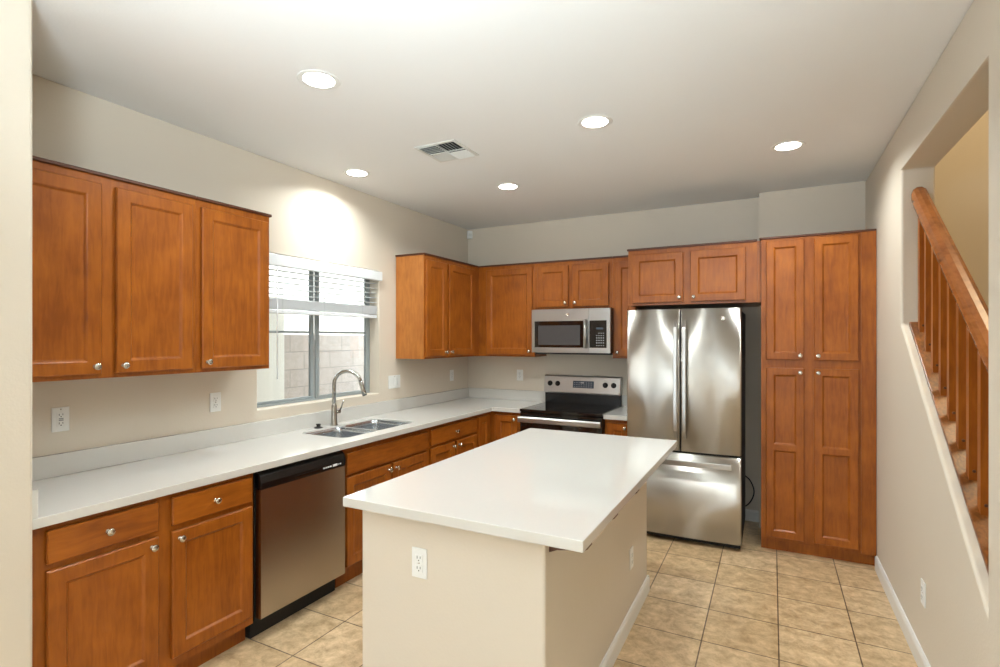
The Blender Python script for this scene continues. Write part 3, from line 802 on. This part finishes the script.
# ------------------------------------------------------------------ ceiling
labels = {0: ('round recessed ceiling light lit, nearest the camera over the left counter'),
          1: ('round recessed ceiling light lit, above the island toward the refrigerator'),
          2: ('round recessed ceiling light lit, rightmost, in front of the pantry'),
          3: ('round recessed ceiling light lit, close to the left wall above the window'),
          4: ('round recessed ceiling light lit, in front of the range and microwave')}
proto = None
spots = [(1.102, -3.191), (2.093, -2.148), (3.048, -1.247), (.302, -2.069), (1.119, -1.268)]
added_lamps = [(0.9, -6.2), (2.6, -6.2), (0.9, -7.8), (2.6, -7.8)]  # unseen lamps without fixtures, added behind the camera for more light
for i, (x, y) in enumerate(spots):
    if proto is None:
        proto = thing('recessed_light', labels[0], 'ceiling light', (x, y, H), 0, 'recessed ceiling lights over the kitchen')
        MB().lathe([(.096, 0), (.096, -.001), (.092, -.0022), (.074, -.0025), (.070, -.0015), (.070, 0)], (0, 0, -.0003), 'Z', 40).build('trim_ring', M['white_plastic'], proto)
        MB().lathe([(.0695, 0), (.0695, -.0025), (.062, -.0032), (.02, -.0035)], (0, 0, -.0006), 'Z', 40).build('lens', M['lamp'], proto)
        c = proto
    else:
        c = copy_tree(proto); c.location = (x, y, H); c['label'] = labels[i]
for i, (x, y) in enumerate(spots + added_lamps):
    light('can_and_fill_lamp', 'AREA', (x, y, H - .012), (0, 0, 0), CAN_W, (0.90, 0.965, 0.97), .15, shape='DISK', spread=R(150))

vt = thing('ceiling_vent', 'square white louvered air vent in the ceiling beside the lights', 'vent', (1.122, -2.145, H))
s = .150
mb = MB()
mb.box(-s, -s, -.006, s, -s + .022, 0).box(-s, s - .022, -.006, s, s, 0).box(-s, -s + .022, -.006, -s + .022, s - .022, 0).box(s - .022, -s + .022, -.006, s, s - .022, 0)
mb.build('frame', M['vent'], vt, bevel=.001)
box('duct_shade_sheet', M['vent_dark'], vt, -s + .02, -s + .02, -.0012, s - .02, s - .02, -.0006)  # flat dark sheet, the shade inside the duct is put into its colour
# four-way louvers, each quarter blows its own way
i0 = s - .022
mb = MB()
def louver(p0, p1, lean, wdt=.021):
    p0 = Vector(p0); p1 = Vector(p1); L = Vector(lean)
    bm = mb.bm; t_ = .0012
    a = [p0, p1, p1 + L * wdt + Vector((0, 0, -.011)), p0 + L * wdt + Vector((0, 0, -.011))]
    lo = [bm.verts.new(q + Vector((0, 0, -.002))) for q in a]; up = [bm.verts.new(q + Vector((0, 0, -.002 + t_))) for q in a]
    bm.faces.new(lo); bm.faces.new(up)
    for k in range(4): bm.faces.new((lo[k], lo[(k + 1) % 4], up[(k + 1) % 4], up[k]))
for k in range(5):
    d = .006 + k * .023
    louver((-i0, -i0 + d, 0), (-.003, -i0 + d, 0), (0, -.6, 0))
    louver((.003 + d, -i0, 0), (.003 + d, -.003, 0), (.6, 0, 0))
    louver((.003, i0 - d, 0), (i0, i0 - d, 0), (0, .6, 0))
    louver((-.003 - d, .003, 0), (-.003 - d, i0, 0), (-.6, 0, 0))
mb.box(-.003, -i0, -.008, .003, i0, -.001).box(-i0, -.003, -.008, i0, .003, -.001)
mb.build('louvers', M['vent'], vt)

# ------------------------------------------------------------------ stair railing
sl_ = (ozf - ozn) / (oy0 - oy1)          # slope of the knee wall
def zk(y): return ozf + (y - oy0) * sl_
ra = thing('stair_railing', 'stained oak stair railing with square balusters in the right wall opening', 'railing', (3.668, oy0, 0))
def L_(y): return y - oy0
yb_, ye_ = oy0 - .004, -3.35
# sloped shoe plate
mb = MB().poly([(-.046, L_(yb_), zk(yb_) + .001), (-.046, L_(oy1 + .003), zk(oy1) + .003), (-.046, L_(oy1 + .003), zk(oy1) + .023), (-.046, L_(yb_), zk(yb_) + .021)], (.092, 0, 0))
mb.build('shoe_plate', M['wood_shoe'], ra, bevel=.003)
RZ = .640      # rail underside above knee wall
def rail_profile():
    return [(-.026, 0), (.026, 0), (.030, .018), (.036, .024), (.036, .044), (.028, .058), (.010, .066), (-.010, .066), (-.028, .058), (-.036, .044), (-.036, .024), (-.030, .018)]
mb = MB(); bm = mb.bm; rings = []
for y in (oy0 - .003, oy1 + .003):
    rings.append([bm.verts.new((a, L_(y), zk(y) + RZ + b_ * 1.65)) for a, b_ in rail_profile()])
for k in range(12):
    fc = bm.faces.new((rings[0][k], rings[0][(k + 1) % 12], rings[1][(k + 1) % 12], rings[1][k]))
bm.faces.new(rings[0]); bm.faces.new(rings[1])
mb.build('handrail', M['wood_rail'], ra)
y = -1.46
while y > oy1 + .03:
    h = .0165
    z0a, z0b = zk(y + h) + .0215, zk(y - h) + .0215
    mb = MB(); bm = mb.bm; v = []
    for xx in (-h, h):
        v.append([bm.verts.new((xx, L_(y + h), z0a)), bm.verts.new((xx, L_(y - h), z0b)), bm.verts.new((xx, L_(y - h), zk(y - h) + RZ - .0005)), bm.verts.new((xx, L_(y + h), zk(y + h) + RZ - .0005))])
    bm.faces.new(v[0]); bm.faces.new(v[1])
    for k in range(4): bm.faces.new((v[0][k], v[0][(k + 1) % 4], v[1][(k + 1) % 4], v[1][k]))
    bo = mb.build('baluster', M['wood'], ra)
    MB().lathe([(.006, 0), (.006, .002), (.003, .004)], (0, 0, 0), 'Y', 10).build('screw_plug', M['wood_dark'], bo, (0, L_(y - h), zk(y) + .045))
    y -= .131
